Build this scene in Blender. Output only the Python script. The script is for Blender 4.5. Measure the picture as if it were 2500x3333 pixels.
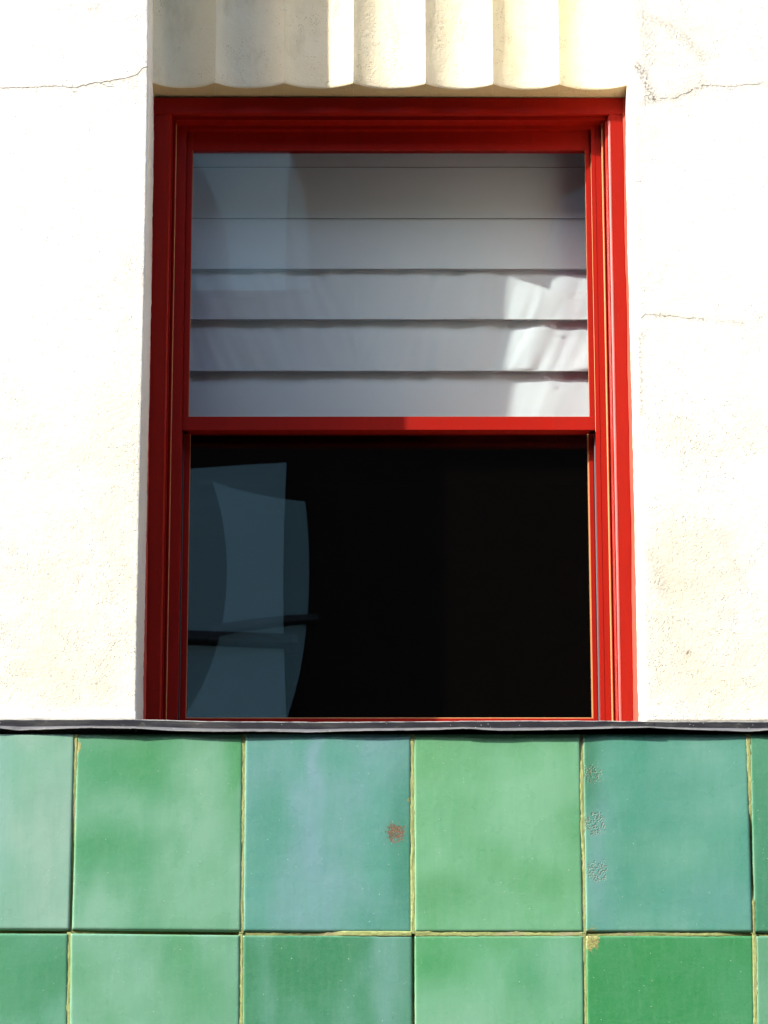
import bpy, bmesh, math, random
from mathutils import Vector, noise

random.seed(7)
scn = bpy.context.scene
for o in list(bpy.data.objects):
    bpy.data.objects.remove(o)
COL = scn.collection

# ------------------------------------------------------------------ camera
F, D, ZC = 16000.0, 9.0, 1.6            # focal length in photo pixels, metres to the wall, eye height
TH = math.atan(F / 40000.0)             # upward pitch read from the converging verticals
cam = bpy.data.cameras.new('camera')
cam.sensor_fit = 'HORIZONTAL'
cam.sensor_width = 36.0
cam.lens = 36.0 * F / 2500.0
cam.clip_start, cam.clip_end = 0.1, 3000
camo = bpy.data.objects.new('camera', cam)
COL.objects.link(camo)
camo.location = (0, -D, ZC)
camo.rotation_euler = (math.pi / 2 + TH, 0, 0)
scn.camera = camo

# ------------------------------------------------------------------ light
SA, SB = 1.7, 1.50                      # sun: metres sideways / downward per metre of depth
sun_dir = Vector((SA, 1.0, -SB)).normalized()
elev = math.asin(-sun_dir.z)
world = bpy.data.worlds.new('World')
scn.world = world
world.use_nodes = True
wn = world.node_tree
sky = wn.nodes.new('ShaderNodeTexSky')
sky.sky_type = 'NISHITA'
sky.sun_disc = False
sky.sun_elevation = elev
sky.sun_rotation = math.atan2(-sun_dir.x, -sun_dir.y)
sky.dust_density = 2.0
wn.nodes['Background'].inputs['Strength'].default_value = 0.15
wn.links.new(sky.outputs['Color'], wn.nodes['Background'].inputs['Color'])
sl = bpy.data.lights.new('sun', 'SUN')
sl.energy = 2.4
sl.angle = math.radians(0.6)
sl.color = (1.0, 0.95, 0.86)
so = bpy.data.objects.new('sun', sl)
COL.objects.link(so)
so.rotation_euler = sun_dir.to_track_quat('-Z', 'Y').to_euler()
so.location = (-20, -20, 30)
vs = scn.view_settings
vs.view_transform = 'Standard'
vs.look = 'None'
vs.gamma = 1.0
vs.exposure = 1.80
scn.render.engine = 'CYCLES'
scn.cycles.transparent_max_bounces = 14
scn.cycles.max_bounces = 7

# ------------------------------------------------------------------ helpers
def P(px, py, d):
    """photo pixel -> point on the vertical plane at depth d behind the wall face"""
    x = (px - 1250.0) / F
    u = (1666.5 - py) / F
    vy = math.cos(TH) - u * math.sin(TH)
    vz = math.sin(TH) + u * math.cos(TH)
    t = (d + D) / vy
    return Vector((x * t, d, ZC + vz * t))

def X(px, py, d): return P(px, py, d).x
def Z(py, d): return P(1250, py, d).z

def lerp_tab(tab, v):
    if v <= tab[0][0]: return tab[0][1]
    for (a, b), (c, e) in zip(tab, tab[1:]):
        if v <= c:
            return b + (e - b) * (v - a) / (c - a)
    return tab[-1][1]

def srgb(r, g, b, k=1.0):
    f = lambda c: (c / 12.92 if c <= 0.04045 else ((c + 0.055) / 1.055) ** 2.4)
    return tuple(f(c / 255.0) * k for c in (r, g, b))

def tag(o, label=None, cat=None, group=None, kind=None):
    if label and not kind: kind = 'thing'
    if label: o['label'] = label
    if cat: o['category'] = cat
    if group: o['group'] = group
    if kind: o['kind'] = kind
    return o

def empty(name, loc):
    o = bpy.data.objects.new(name, None)
    o.location = loc
    COL.objects.link(o)
    return o

def mesh_obj(name, verts, faces, mat, parent=None, smooth=False, attrs=None):
    me = bpy.data.meshes.new(name)
    off = parent_world(parent)
    me.from_pydata([tuple(Vector(v) - off) for v in verts], [], faces)
    if smooth:
        me.polygons.foreach_set('use_smooth', [True] * len(me.polygons))
    if attrs:
        for k, vals in attrs.items():
            if isinstance(vals[0], (tuple, list)):
                a = me.attributes.new(k, 'FLOAT_COLOR', 'POINT')
                a.data.foreach_set('color', [c for v in vals for c in (v[0], v[1], v[2], 1.0)])
            else:
                a = me.attributes.new(k, 'FLOAT', 'POINT')
                a.data.foreach_set('value', vals)
    bm = bmesh.new(); bm.from_mesh(me)
    bmesh.ops.recalc_face_normals(bm, faces=bm.faces)
    bm.to_mesh(me); bm.free()
    me.materials.append(mat)
    o = bpy.data.objects.new(name, me)
    COL.objects.link(o)
    if parent: o.parent = parent
    return o

def parent_world(p):
    v = Vector((0, 0, 0))
    while p:
        v += p.location
        p = p.parent
    return v

class MB:
    def __init__(s): s.v, s.f = [], []
    def box(s, x0, x1, y0, y1, z0, z1, ch=0.0):
        if ch <= 0:
            b = len(s.v)
            s.v += [(x, y, z) for z in (z0, z1) for y in (y0, y1) for x in (x0, x1)]
            s.f += [tuple(b + i for i in q) for q in ((0, 1, 3, 2), (4, 6, 7, 5), (0, 4, 5, 1), (2, 3, 7, 6), (0, 2, 6, 4), (1, 5, 7, 3))]
        else:                                   # front (-y) edges chamfered
            b = len(s.v)
            s.v += [(x0, y1, z0), (x1, y1, z0), (x1, y1, z1), (x0, y1, z1),
                    (x0, y0 + ch, z0), (x1, y0 + ch, z0), (x1, y0 + ch, z1), (x0, y0 + ch, z1),
                    (x0 + ch, y0, z0 + ch), (x1 - ch, y0, z0 + ch), (x1 - ch, y0, z1 - ch), (x0 + ch, y0, z1 - ch)]
            s.f += [(b, b + 1, b + 2, b + 3), (b + 8, b + 9, b + 10, b + 11)]
            for i in range(4):
                j = (i + 1) % 4
                s.f += [(b + i, b + j, b + 4 + j, b + 4 + i), (b + 4 + i, b + 4 + j, b + 8 + j, b + 8 + i)]
        return s
    def prism_z(s, prof, z0, z1):               # closed xy profile swept vertically
        n = len(prof); b = len(s.v)
        s.v += [(x, y, z0) for x, y in prof] + [(x, y, z1) for x, y in prof]
        s.f += [(b + i, b + (i + 1) % n, b + n + (i + 1) % n, b + n + i) for i in range(n)]
        s.f += [tuple(b + i for i in range(n)), tuple(b + n + i for i in range(n))]
        return s
    def prism_x(s, prof, x0, x1):               # closed yz profile swept sideways
        n = len(prof); b = len(s.v)
        s.v += [(x0, y, z) for y, z in prof] + [(x1, y, z) for y, z in prof]
        s.f += [(b + i, b + (i + 1) % n, b + n + (i + 1) % n, b + n + i) for i in range(n)]
        s.f += [tuple(b + i for i in range(n)), tuple(b + n + i for i in range(n))]
        return s
    def grid(s, nu, nv, fn):
        b = len(s.v)
        for j in range(nv + 1):
            for i in range(nu + 1):
                s.v.append(tuple(fn(i / nu, j / nv)))
        for j in range(nv):
            for i in range(nu):
                k = b + j * (nu + 1) + i
                s.f.append((k, k + 1, k + nu + 2, k + nu + 1))
        return s
    def build(s, name, mat, parent=None, smooth=False, attrs=None):
        return mesh_obj(name, s.v, s.f, mat, parent, smooth, attrs)

# ------------------------------------------------------------------ materials
class N:
    """tiny node helper"""
    def __init__(s, name):
        s.m = bpy.data.materials.new(name); s.m.use_nodes = True
        s.t = s.m.node_tree
        s.bsdf = s.t.nodes['Principled BSDF']
        s.out = s.t.nodes['Material Output']
        s.co = s.new('ShaderNodeTexCoord').outputs['Object']
        s.geo = s.new('ShaderNodeNewGeometry').outputs['Position']
    def new(s, kind, **kw):
        n = s.t.nodes.new(kind)
        for k, v in kw.items(): setattr(n, k, v)
        return n
    def put(s, sock, v):
        if isinstance(v, bpy.types.NodeSocket): s.t.links.new(v, sock)
        else: sock.default_value = v
    def noise(s, scale, detail=3, rough=0.55, vec=None, stretch=None, dist=0.0):
        n = s.new('ShaderNodeTexNoise')
        v = vec or s.geo
        if stretch:
            mp = s.new('ShaderNodeMapping'); s.put(mp.inputs['Vector'], v); mp.inputs['Scale'].default_value = stretch; v = mp.outputs[0]
        s.put(n.inputs['Vector'], v)
        n.inputs['Scale'].default_value = scale; n.inputs['Detail'].default_value = detail
        n.inputs['Roughness'].default_value = rough; n.inputs['Distortion'].default_value = dist
        return n.outputs['Fac']
    def voro(s, scale, vec=None, feature='F1', rnd=1.0):
        n = s.new('ShaderNodeTexVoronoi', feature=feature)
        s.put(n.inputs['Vector'], vec or s.geo); n.inputs['Scale'].default_value = scale
        n.inputs['Randomness'].default_value = rnd
        return n
    def ramp(s, v, a, b, lo=0.0, hi=1.0, smooth=True):
        n = s.new('ShaderNodeMapRange')
        if smooth: n.interpolation_type = 'SMOOTHSTEP'
        s.put(n.inputs[0], v)
        for i, q in enumerate((a, b, lo, hi)): s.put(n.inputs[i + 1], q)
        return n.outputs[0]
    def math(s, op, a, b=0.0):
        n = s.new('ShaderNodeMath', operation=op)
        s.put(n.inputs[0], a); s.put(n.inputs[1], b)
        return n.outputs[0]
    def mix(s, f, a, b, mode='MIX'):
        n = s.new('ShaderNodeMix', data_type='RGBA', blend_type=mode)
        s.put(n.inputs[0], f)
        for k, q in ((6, a), (7, b)):
            s.put(n.inputs[k], q if isinstance(q, bpy.types.NodeSocket) else (q[0], q[1], q[2], 1.0))
        return n.outputs[2]
    def attr(s, name, what='Fac'):
        return s.new('ShaderNodeAttribute', attribute_name=name).outputs[what]
    def bump(s, h, dist, strength=1.0, prev=None):
        n = s.new('ShaderNodeBump')
        n.inputs['Strength'].default_value = strength; n.inputs['Distance'].default_value = dist
        s.put(n.inputs['Height'], h)
        if prev: s.put(n.inputs['Normal'], prev)
        return n.outputs[0]
    def done(s, color, rough, normal=None, metal=0.0, spec=0.5, coat=0.0):
        b = s.bsdf
        c = color if isinstance(color, bpy.types.NodeSocket) else (color[0], color[1], color[2], 1.0)
        s.put(b.inputs['Base Color'], c); s.put(b.inputs['Roughness'], rough)
        b.inputs['Metallic'].default_value = metal
        b.inputs['Specular IOR Level'].default_value = spec
        if coat:
            b.inputs['Coat Weight'].default_value = coat; b.inputs['Coat Roughness'].default_value = 0.12
        if normal: s.put(b.inputs['Normal'], normal)
        return s.m

def plaster(name, light, cream, has_attr, flute=False):
    n = N(name)
    big = n.noise(5.0, 3, 0.6)
    mid = n.noise(28.0, 4, 0.6)
    tone = n.math('ADD', n.ramp(big, 0.38, 0.66, 0, 0.55), n.ramp(mid, 0.4, 0.75, 0, 0.25))
    if has_attr: tone = n.math('ADD', tone, n.attr('tone'))
    tone = n.ramp(tone, 0.0, 1.25, 0, 1, False)
    col = n.mix(tone, light, cream)
    # trowelled float texture: fine grit plus scattered pinholes
    wv = n.new('ShaderNodeMapping'); n.put(wv.inputs['Vector'], n.geo); wv.inputs['Rotation'].default_value = (0.3, 0.5, 0.2); wv.inputs['Scale'].default_value = (1.0, 0.35, 0.8)
    v = n.voro(270.0, wv.outputs[0])
    size = n.noise(46.0, 3, 0.65)
    dens = n.noise(7.0, 2)
    thr = n.ramp(dens, 0.35, 0.65, 0.60, 0.46)
    if has_attr: thr = n.math('SUBTRACT', thr, n.math('MULTIPLY', n.attr('tone'), 0.06))
    pit = n.math('MULTIPLY', n.ramp(v.outputs['Distance'], 0.16, 0.34, 1, 0), n.ramp(n.math('SUBTRACT', size, thr), 0.0, 0.10, 0, 1))
    if has_attr:
        g = n.attr('grime')
        gn = n.noise(170.0, 3, 0.7)
        gr = n.math('MULTIPLY', g, n.ramp(gn, 0.40, 0.60, 0.1, 1.25))
        col = n.mix(n.math('MINIMUM', gr, 0.95), col, (0.10, 0.08, 0.055))
        pitc = n.math('MULTIPLY', pit, 0.48)
    else:
        pitc = n.math('MULTIPLY', pit, 0.45)
    if flute:
        st = n.noise(9.0, 4, 0.65, stretch=(1.6, 1.6, 0.7))
        col = n.mix(n.ramp(st, 0.5, 0.78, 0, 0.38), col, (0.44, 0.34, 0.17))
    col = n.mix(pitc, col, (0.20, 0.16, 0.09))
    grit = n.noise(420.0, 3, 0.7)
    lump = n.noise(60.0, 3, 0.6)
    b = n.bump(lump, 0.0014, 0.7)
    worm = n.noise(200.0, 2, 0.5, dist=0.6)
    b = n.bump(worm, 0.0011, 0.8, b)
    b = n.bump(grit, 0.0008, 0.7, b)
    b = n.bump(n.math('SUBTRACT', 0.0, pit), 0.0012, 0.8, b)
    return n.done(col, 0.9, b, spec=0.2)

M_WALL = plaster('plaster_cream', (0.82, 0.79, 0.72), (0.70, 0.65, 0.51), True)
M_FLUTE = plaster('plaster_fluted', (0.92, 0.83, 0.60), (0.86, 0.74, 0.47), False, True)
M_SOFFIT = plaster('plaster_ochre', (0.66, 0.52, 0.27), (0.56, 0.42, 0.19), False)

def red_paint(name, base, rough, chalk=0.0, spec=0.13):
    n = N(name)
    a = n.noise(14.0, 4, 0.6, stretch=(4, 4, 0.5))
    c = n.mix(n.ramp(a, 0.35, 0.75, 0, 0.45), base, tuple(q * 0.80 for q in base))
    w = n.noise(160.0, 3, 0.7)
    c = n.mix(n.ramp(w, 0.67, 0.80, 0, 0.35 + chalk), c, (0.60, 0.22, 0.16))
    b = n.bump(n.noise(45.0, 3), 0.0006, 0.35)
    return n.done(c, n.ramp(a, 0.3, 0.7, rough, rough + 0.12), b, spec=spec)

M_RED = red_paint('red_paint', (0.305, 0.0062, 0.0009), 0.45)
M_BEAD = red_paint('red_paint_gloss', (0.42, 0.020, 0.010), 0.30, 0.0, 0.6)
M_CAULK = red_paint('red_caulk', (0.56, 0.085, 0.055), 0.5, 0.2)
n = N('tan_weatherstrip')
M_TAN = n.done(n.mix(n.noise(70.0, 3, stretch=(1, 1, .2)), (0.50, 0.22, 0.07), (0.62, 0.36, 0.14)), 0.5)
n = N('grey_rubber')
M_GREY = n.done((0.12, 0.11, 0.12), 0.45)

def glass(name, tint):
    m = bpy.data.materials.new(name); m.use_nodes = True
    t = m.node_tree; t.nodes.clear()
    o = t.nodes.new('ShaderNodeOutputMaterial')
    mx = t.nodes.new('ShaderNodeMixShader'); tr = t.nodes.new('ShaderNodeBsdfTransparent')
    gl = t.nodes.new('ShaderNodeBsdfGlossy')
    dust = t.nodes.new('ShaderNodeBsdfDiffuse'); mx2 = t.nodes.new('ShaderNodeMixShader')
    tr.inputs[0].default_value = tint
    gl.inputs['Roughness'].default_value = 0.0
    gl.inputs['Color'].default_value = (0.93, 1.0, 1.0, 1)
    dust.inputs['Color'].default_value = (0.30, 0.22, 0.16, 1)
    ns = t.nodes.new('ShaderNodeTexNoise'); ns.inputs['Scale'].default_value = 260; ns.inputs['Detail'].default_value = 5
    ge = t.nodes.new('ShaderNodeNewGeometry'); mr = t.nodes.new('ShaderNodeMapRange')
    mr.inputs[1].default_value = 0.45; mr.inputs[2].default_value = 0.85
    mr.inputs[3].default_value = 0.0005; mr.inputs[4].default_value = 0.006
    L = t.links.new
    L(ge.outputs['Position'], ns.inputs['Vector']); L(ns.outputs['Fac'], mr.inputs[0])
    # Schlick reflectance, the same for both faces of the sheet
    dt = t.nodes.new('ShaderNodeVectorMath'); dt.operation = 'DOT_PRODUCT'
    L(ge.outputs['Normal'], dt.inputs[0]); L(ge.outputs['Incoming'], dt.inputs[1])
    prev = dt.outputs['Value']
    for op, q in (('ABSOLUTE', None), ('SUBTRACT', 1.0), ('POWER', 5.0), ('MULTIPLY', 0.96), ('ADD', 0.04)):
        nd = t.nodes.new('ShaderNodeMath'); nd.operation = op
        if op == 'SUBTRACT':
            nd.inputs[0].default_value = 1.0; L(prev, nd.inputs[1])
        else:
            L(prev, nd.inputs[0])
            if q is not None: nd.inputs[1].default_value = q
        prev = nd.outputs[0]
    L(prev, mx.inputs[0]); L(tr.outputs[0], mx.inputs[1]); L(gl.outputs[0], mx.inputs[2])
    L(mr.outputs[0], mx2.inputs[0]); L(mx.outputs[0], mx2.inputs[1]); L(dust.outputs[0], mx2.inputs[2])
    L(mx2.outputs[0], o.inputs[0])
    return m
M_GLASS = glass('window_glass', (0.97, 0.985, 0.98, 1))

n = N('blind_fabric')
w1 = n.noise(700.0, 2, stretch=(1, 1, 3))
M_FAB = n.done(n.mix(n.noise(6.0, 3), (0.88, 0.91, 0.97), (0.83, 0.87, 0.94)), 0.85, n.bump(w1, 0.0002, 0.4), spec=0.1)
n = N('blind_rod')
M_ROD = n.done((0.42, 0.42, 0.42), 0.4)

n = N('glazed_tile')
gcol = n.attr('glaze', 'Color')
fine = n.noise(210.0, 4, 0.65)
col = n.mix(n.ramp(fine, 0.35, 0.7, 0, 0.06), gcol, (0.36, 0.52, 0.40))
streak = n.noise(30.0, 4, 0.6, stretch=(3.0, 1, 0.35))
col = n.mix(n.ramp(streak, 0.40, 0.85, 0, 0.20), col, (0.05, 0.26, 0.12))
brush = n.noise(55.0, 5, 0.7, stretch=(2.2, 1, 0.3))
col = n.mix(n.ramp(brush, 0.42, 0.75, 0, 0.06), col, (0.36, 0.50, 0.42))
brush2 = n.noise(38.0, 4, 0.65, stretch=(0.35, 1, 2.4))
col = n.mix(n.ramp(brush2, 0.50, 0.78, 0, 0.06), col, (0.30, 0.46, 0.36))
sp = n.voro(75.0)
spk = n.math('MULTIPLY', n.ramp(sp.outputs['Distance'], 0.03, 0.085, 1, 0), n.ramp(n.noise(17.0, 2), 0.42, 0.58, 0, 1))
col = n.mix(n.math('MULTIPLY', spk, 0.85), col, (0.62, 0.70, 0.60))
chip = n.attr('chip')
cn = n.noise(120.0, 5, 0.75)
cm = n.ramp(n.math('ADD', chip, n.math('MULTIPLY', n.math('SUBTRACT', n.noise(210.0, 4, 0.7), 0.5), 2.2)), 0.50, 0.60, 0, 1)
cm = n.math('MULTIPLY', cm, n.ramp(chip, 0.02, 0.2, 0, 1))
cm = n.math('MULTIPLY', cm, n.ramp(n.noise(430.0, 2, 0.6), 0.44, 0.50, 0.15, 1))
col = n.mix(cm, col, n.mix(n.ramp(n.noise(400.0, 3), .4, .6), (0.26, 0.085, 0.035), (0.11, 0.085, 0.05)))
loss = n.attr('loss')
lm = n.ramp(n.math('ADD', loss, n.math('MULTIPLY', n.math('SUBTRACT', cn, 0.5), 1.6)), 0.50, 0.56, 0, 1)
lm = n.math('MULTIPLY', lm, n.ramp(loss, 0.02, 0.2, 0, 1))
col = n.mix(lm, col, n.mix(n.ramp(n.noise(300.0, 3), .4, .6), (0.34, 0.36, 0.13), (0.22, 0.19, 0.08)))
pitA = n.attr('pit')
pv = n.voro(260.0, feature='F1')
pm = n.math('MULTIPLY', n.ramp(pv.outputs['Distance'], 0.25, 0.5, 1, 0), n.ramp(n.math('ADD', pitA, n.math('MULTIPLY', n.math('SUBTRACT', cn, .5), .9)), 0.42, 0.6, 0, 1))
pm = n.math('MULTIPLY', pm, n.ramp(pitA, 0.02, 0.2, 0, 1))
col = n.mix(n.math('MULTIPLY', pm, 0.75), col, (0.16, 0.13, 0.075))
b = n.bump(n.noise(26.0, 3), 0.0016, 0.5)
b = n.bump(n.noise(260.0, 3, 0.6), 0.0002, 0.5, b)
b = n.bump(n.math('SUBTRACT', spk, n.math('ADD', pm, cm)), 0.0010, 0.8, b)
M_TILE = n.done(col, n.ramp(n.noise(12.0, 3), .3, .7, 0.22, 0.36), b, spec=0.45)

n = N('grout')
ga = n.attr('void')
gn = n.noise(120.0, 4, 0.7)
gc = n.mix(n.ramp(gn, 0.35, 0.7), (0.36, 0.41, 0.16), (0.27, 0.30, 0.11))
gc = n.mix(n.ramp(n.noise(16.0, 2), 0.55, 0.7, 0, 0.8), gc, (0.36, 0.33, 0.20))
gc = n.mix(ga, gc, (0.12, 0.085, 0.03))
M_GROUT = n.done(gc, 0.95, n.bump(n.noise(260.0, 4, .7), 0.0016, 0.8), spec=0.1)

n = N('lead_flashing')
fa = n.noise(22.0, 5, 0.65, stretch=(0.35, 1, 2.5))
fb = n.noise(90.0, 4, 0.7, stretch=(0.5, 1, 1))
fc = n.mix(n.ramp(fa, 0.45, 0.80), (0.022, 0.023, 0.029), (0.075, 0.073, 0.070))
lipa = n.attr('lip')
fc = n.mix(n.math('MULTIPLY', lipa, n.ramp(fa, 0.25, 0.6, 0.55, 1.0)), fc, (0.125, 0.125, 0.13))  # lower lip painted lighter, standing in for light on its upturned face
fc = n.mix(n.math('MULTIPLY', n.attr('edge'), n.ramp(fb, 0.30, 0.55, 0.15, 1.0)), fc, (0.36, 0.36, 0.34))  # worn bright edges, with light on the upturned top painted in too
fc = n.mix(n.math('MULTIPLY', n.ramp(fb, 0.60, 0.74), 0.35), fc, (0.22, 0.21, 0.15))
fs = n.voro(120.0)
fc = n.mix(n.math('MULTIPLY', n.ramp(fs.outputs['Distance'], 0.05, 0.14, 1, 0), n.ramp(n.noise(40., 2), .52, .6)), fc, (0.6, 0.6, 0.55))
M_LEAD = n.done(fc, n.ramp(fb, .3, .7, .40, .6), n.bump(fb, 0.0008, 0.5), spec=0.3)

n = N('white_mortar')
M_MORTAR = n.done((0.80, 0.78, 0.70), 0.9, n.bump(n.noise(200., 3), .0015, .6))
n = N('dark_crack')
M_CRACK = n.done((0.22, 0.18, 0.12), 1.0)
n = N('faint_crack')
M_CRACK2 = n.done((0.30, 0.25, 0.17), 1.0)
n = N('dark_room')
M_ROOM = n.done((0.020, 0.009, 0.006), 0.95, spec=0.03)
n = N('asphalt')
M_ASPH = n.done(n.mix(n.noise(40., 4), (0.045, 0.045, 0.047), (0.07, 0.068, 0.065)), 0.9, n.bump(n.noise(300., 3), .004, .6))
n = N('concrete_paving')
M_PAVE = n.done(n.mix(n.noise(3., 5), (0.065, 0.06, 0.055), (0.10, 0.092, 0.08)), 0.9, n.bump(n.noise(200., 3), .002, .5))
n = N('dark_brick')
bk = n.new('ShaderNodeTexBrick')
mp = n.new('ShaderNodeMapping'); n.put(mp.inputs['Vector'], n.geo); mp.inputs['Rotation'].default_value = (math.pi / 2, 0, 0)
n.put(bk.inputs['Vector'], mp.outputs[0])
bk.inputs['Scale'].default_value = 4.0
bk.inputs['Color1'].default_value = (0.012, 0.009, 0.008, 1); bk.inputs['Color2'].default_value = (0.018, 0.011, 0.009, 1)
bk.inputs['Mortar'].default_value = (0.014, 0.012, 0.011, 1)
M_BRICK = n.done(bk.outputs['Color'], 0.95, spec=0.03)
n = N('pale_terracotta')
M_PALE = n.done(n.mix(n.noise(2.0, 4), (0.28, 0.42, 0.46), (0.22, 0.34, 0.38)), 0.7)
n = N('dark_metal')
M_DARK = n.done((0.02, 0.02, 0.022), 0.5)
n = N('far_window_glass')
M_FARGL = n.done((0.01, 0.012, 0.014), 0.3, spec=0.3)
n = N('roof_tar')
M_ROOF = n.done((0.06, 0.06, 0.06), 0.9)

# ------------------------------------------------------------------ depths (metres behind the wall face)
E_FL = 0.197          # ridges of the fluting
C0 = 0.258            # flat of the window casing
S1 = 0.313            # upper sash
S2 = 0.347            # lower sash
BL = 0.437            # blind
YT = -0.012           # face of the green tiles
ZSILL = Z(2348, 0.0)
ZTOP = 9.2
WALL_L = [(-700, 492), (0, 484), (310, 482), (800, 474), (1400, 461), (1900, 451), (2345, 443), (2500, 441)]
WALL_R = [(-700, 2040), (0, 2055), (388, 2056), (680, 2063), (1300, 2080), (1690, 2088), (2345, 2101), (2500, 2104)]

def z_to_py(z, d):
    lo, hi = -3000.0, 4500.0
    for _ in range(40):
        m = (lo + hi) / 2
        if P(1250, m, d).z > z: lo = m
        else: hi = m
    return lo

# ------------------------------------------------------------------ ground
g = MB(); g.box(-400, 400, -400, -3.2, -0.5, 0.0)
tag(g.build('street', M_ASPH), kind='structure')
g = MB(); g.box(-400, 400, -3.196, 400, -0.45, 0.13)
tag(g.build('pavement', M_PAVE), kind='structure')

# ------------------------------------------------------------------ plaster walls either side
def seg_dist(p, a, b):
    ax, ay = a; bx, by = b
    t = ((p[0] - ax) * (bx - ax) + (p[1] - ay) * (by - ay)) / max(1e-9, (bx - ax) ** 2 + (by - ay) ** 2)
    t = min(1, max(0, t))
    return math.hypot(p[0] - ax - t * (bx - ax), p[1] - ay - t * (by - ay))

GRIME = [   # polyline in photo pixels, half width px, strength
    ([(2083, 0), (2092, 60), (2110, 130), (2112, 200)], 22, 0.28),
    ([(2095, 50), (2180, 90), (2240, 130), (2290, 195)], 13, 0.36),
    ([(2072, 215), (2095, 240), (2108, 285), (2122, 318)], 10, 0.75),
    ([(2122, 318), (2098, 334)], 7, 0.6),
    ([(2115, 312), (2128, 322)], 12, 0.75),
    ([(2125, 322), (2200, 318), (2240, 300), (2290, 276), (2380, 282), (2520, 270)], 10, 0.32),
    ([(2083, 330), (2078, 600), (2085, 800)], 10, 0.18),
    ([(2090, 1030), (2180, 1028), (2300, 1040), (2420, 1052)], 7, 0.30),
    ([(2098, 1075), (2090, 1100)], 14, 0.35),
    ([(2082, 1090), (2085, 1360)], 6, 0.6),
    ([(2100, 1780), (2130, 1830), (2160, 1930)], 14, 0.25),
    ([(2236, 2125), (2246, 2129)], 6, 0.9),
    ([(2290, 1700), (2360, 1760), (2420, 1900)], 16, 0.15),
    ([(0, 292), (180, 286), (290, 278), (420, 259), (478, 222)], 6, 0.30),
    ([(300, 30), (320, 20)], 10, 0.3),
    ([(110, 2310), (190, 2318), (240, 2314)], 6, 0.5),
    ([(0, 1240), (60, 1300), (120, 1330)], 16, 0.12),
]
TONE = [    # soft cream patches: px, py, radius x, radius y, amount
    (2330, 2150, 330, 260, 0.75), (2180, 1850, 150, 300, 0.35), (2180, 250, 160, 260, 0.30), (2350, 1400, 160, 420, 0.2),
    (2200, 1350, 60, 500, 0.2),
    (330, 2000, 220, 500, 0.40), (120, 2200, 260, 200, 0.5), (60, 1350, 130, 200, 0.35), (300, 1250, 160, 250, 0.25), (380, 150, 130, 160, 0.2),
    (120, 500, 220, 420, -0.7), (2400, 600, 200, 350, -0.6), (150, 900, 200, 300, -0.4), (2330, 950, 160, 160, -0.3),
]
def ramp_list(a, b, step):
    k = max(1, int(round(abs(b - a) / step)))
    return [a + (b - a) * i / k for i in range(k + 1)]

def make_wall(side, label):
    tab = WALL_L if side < 0 else WALL_R
    zs = ramp_list(ZSILL - 0.002, 6.45, 0.008) + ramp_list(6.6, ZTOP, 0.3)
    # u runs from the opening edge outwards (metres)
    us = [0.0, 0.0015, 0.004, 0.008] + ramp_list(0.014, 0.36, 0.008)[0:] + ramp_list(0.42, 2.6, 0.2)
    verts, grime, tone, faces = [], [], [], []
    nb = 4                                             # return (reveal) columns first
    cols = nb + len(us)
    for z in zs:
        py = z_to_py(z, 0.0)
        ex = X(lerp_tab(tab, py), py, 0.0)
        rag = 0.0007 * noise.noise((side * 7, 0, z * 55)) + 0.0008 * noise.noise((side * 3, 5, z * 210))
        ex += rag
        for k in range(nb):
            d = (0.60, 0.30, 0.10, 0.006)[k]
            x = ex + side * (-0.0) + 0.0012 * noise.noise((d * 20, side, z * 12))
            if side > 0: x -= 0.0
            verts.append((x, d, z)); grime.append(0.0); tone.append(0.15)
        for u in us:
            rnd = {0.0: 0.0026, 0.0015: 0.0007, 0.004: 0.0}.get(u, 0.0)
            x = ex + side * u
            wob = 0.0016 * noise.noise((x * 3.2, 1.7, z * 3.2)) + 0.0007 * noise.noise((x * 16, 4, z * 16))
            verts.append((x, rnd + wob * min(1, u / 0.02), z))
            q = P(0, 0, 0)
            ppx = 1250 + F * x / ((D) * math.cos(TH) + (z - ZC) * math.sin(TH))
            gv = 0.0
            for pl, w, s_ in GRIME:
                if abs(py - pl[0][1]) > 700: continue
                dd = min(seg_dist((ppx, py), a, b) for a, b in zip(pl, pl[1:]))
                gv = max(gv, s_ * math.exp(-(dd / (w * 1.3)) ** 2))
            tv = 0.0
            for (cx, cy, rx, ry, am) in TONE:
                tv += am * math.exp(-((ppx - cx) / rx) ** 2 - ((py - cy) / ry) ** 2)
            if py > 2305 and side < 0: tv = -0.6; gv *= 0.6
            grime.append(gv); tone.append(tv)
    nz = len(zs)
    for j in range(nz - 1):
        for i in range(cols - 1):
            k = j * cols + i
            faces.append((k, k + 1, k + cols + 1, k + cols))
    # close the block: outer side, back, top, bottom
    b0 = len(verts)
    xo = verts[cols - 1][0]
    verts += [(xo, 0.60, zs[0]), (xo, 0.60, zs[-1])]; grime += [0, 0]; tone += [0, 0]
    faces.append(tuple([b0, b0 + 1] + [j * cols + cols - 1 for j in range(nz - 1, -1, -1)]))
    faces.append(tuple([b0, b0 + 1] + [j * cols for j in range(nz - 1, -1, -1)]))
    faces.append(tuple([b0] + list(range(0, cols))))
    faces.append(tuple([b0 + 1] + list(range((nz - 1) * cols, nz * cols))))
    o = mesh_obj('plaster_wall', verts, faces, M_WALL, None, True, {'grime': grime, 'tone': tone})
    tag(o, label, 'wall')
    return o
wall_l = make_wall(-1, 'bright cream plaster wall whose edge throws the shade across the red window')
wall_r = make_wall(1, 'cream plaster wall stained and cracked beside the sunlit red casing')

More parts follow.
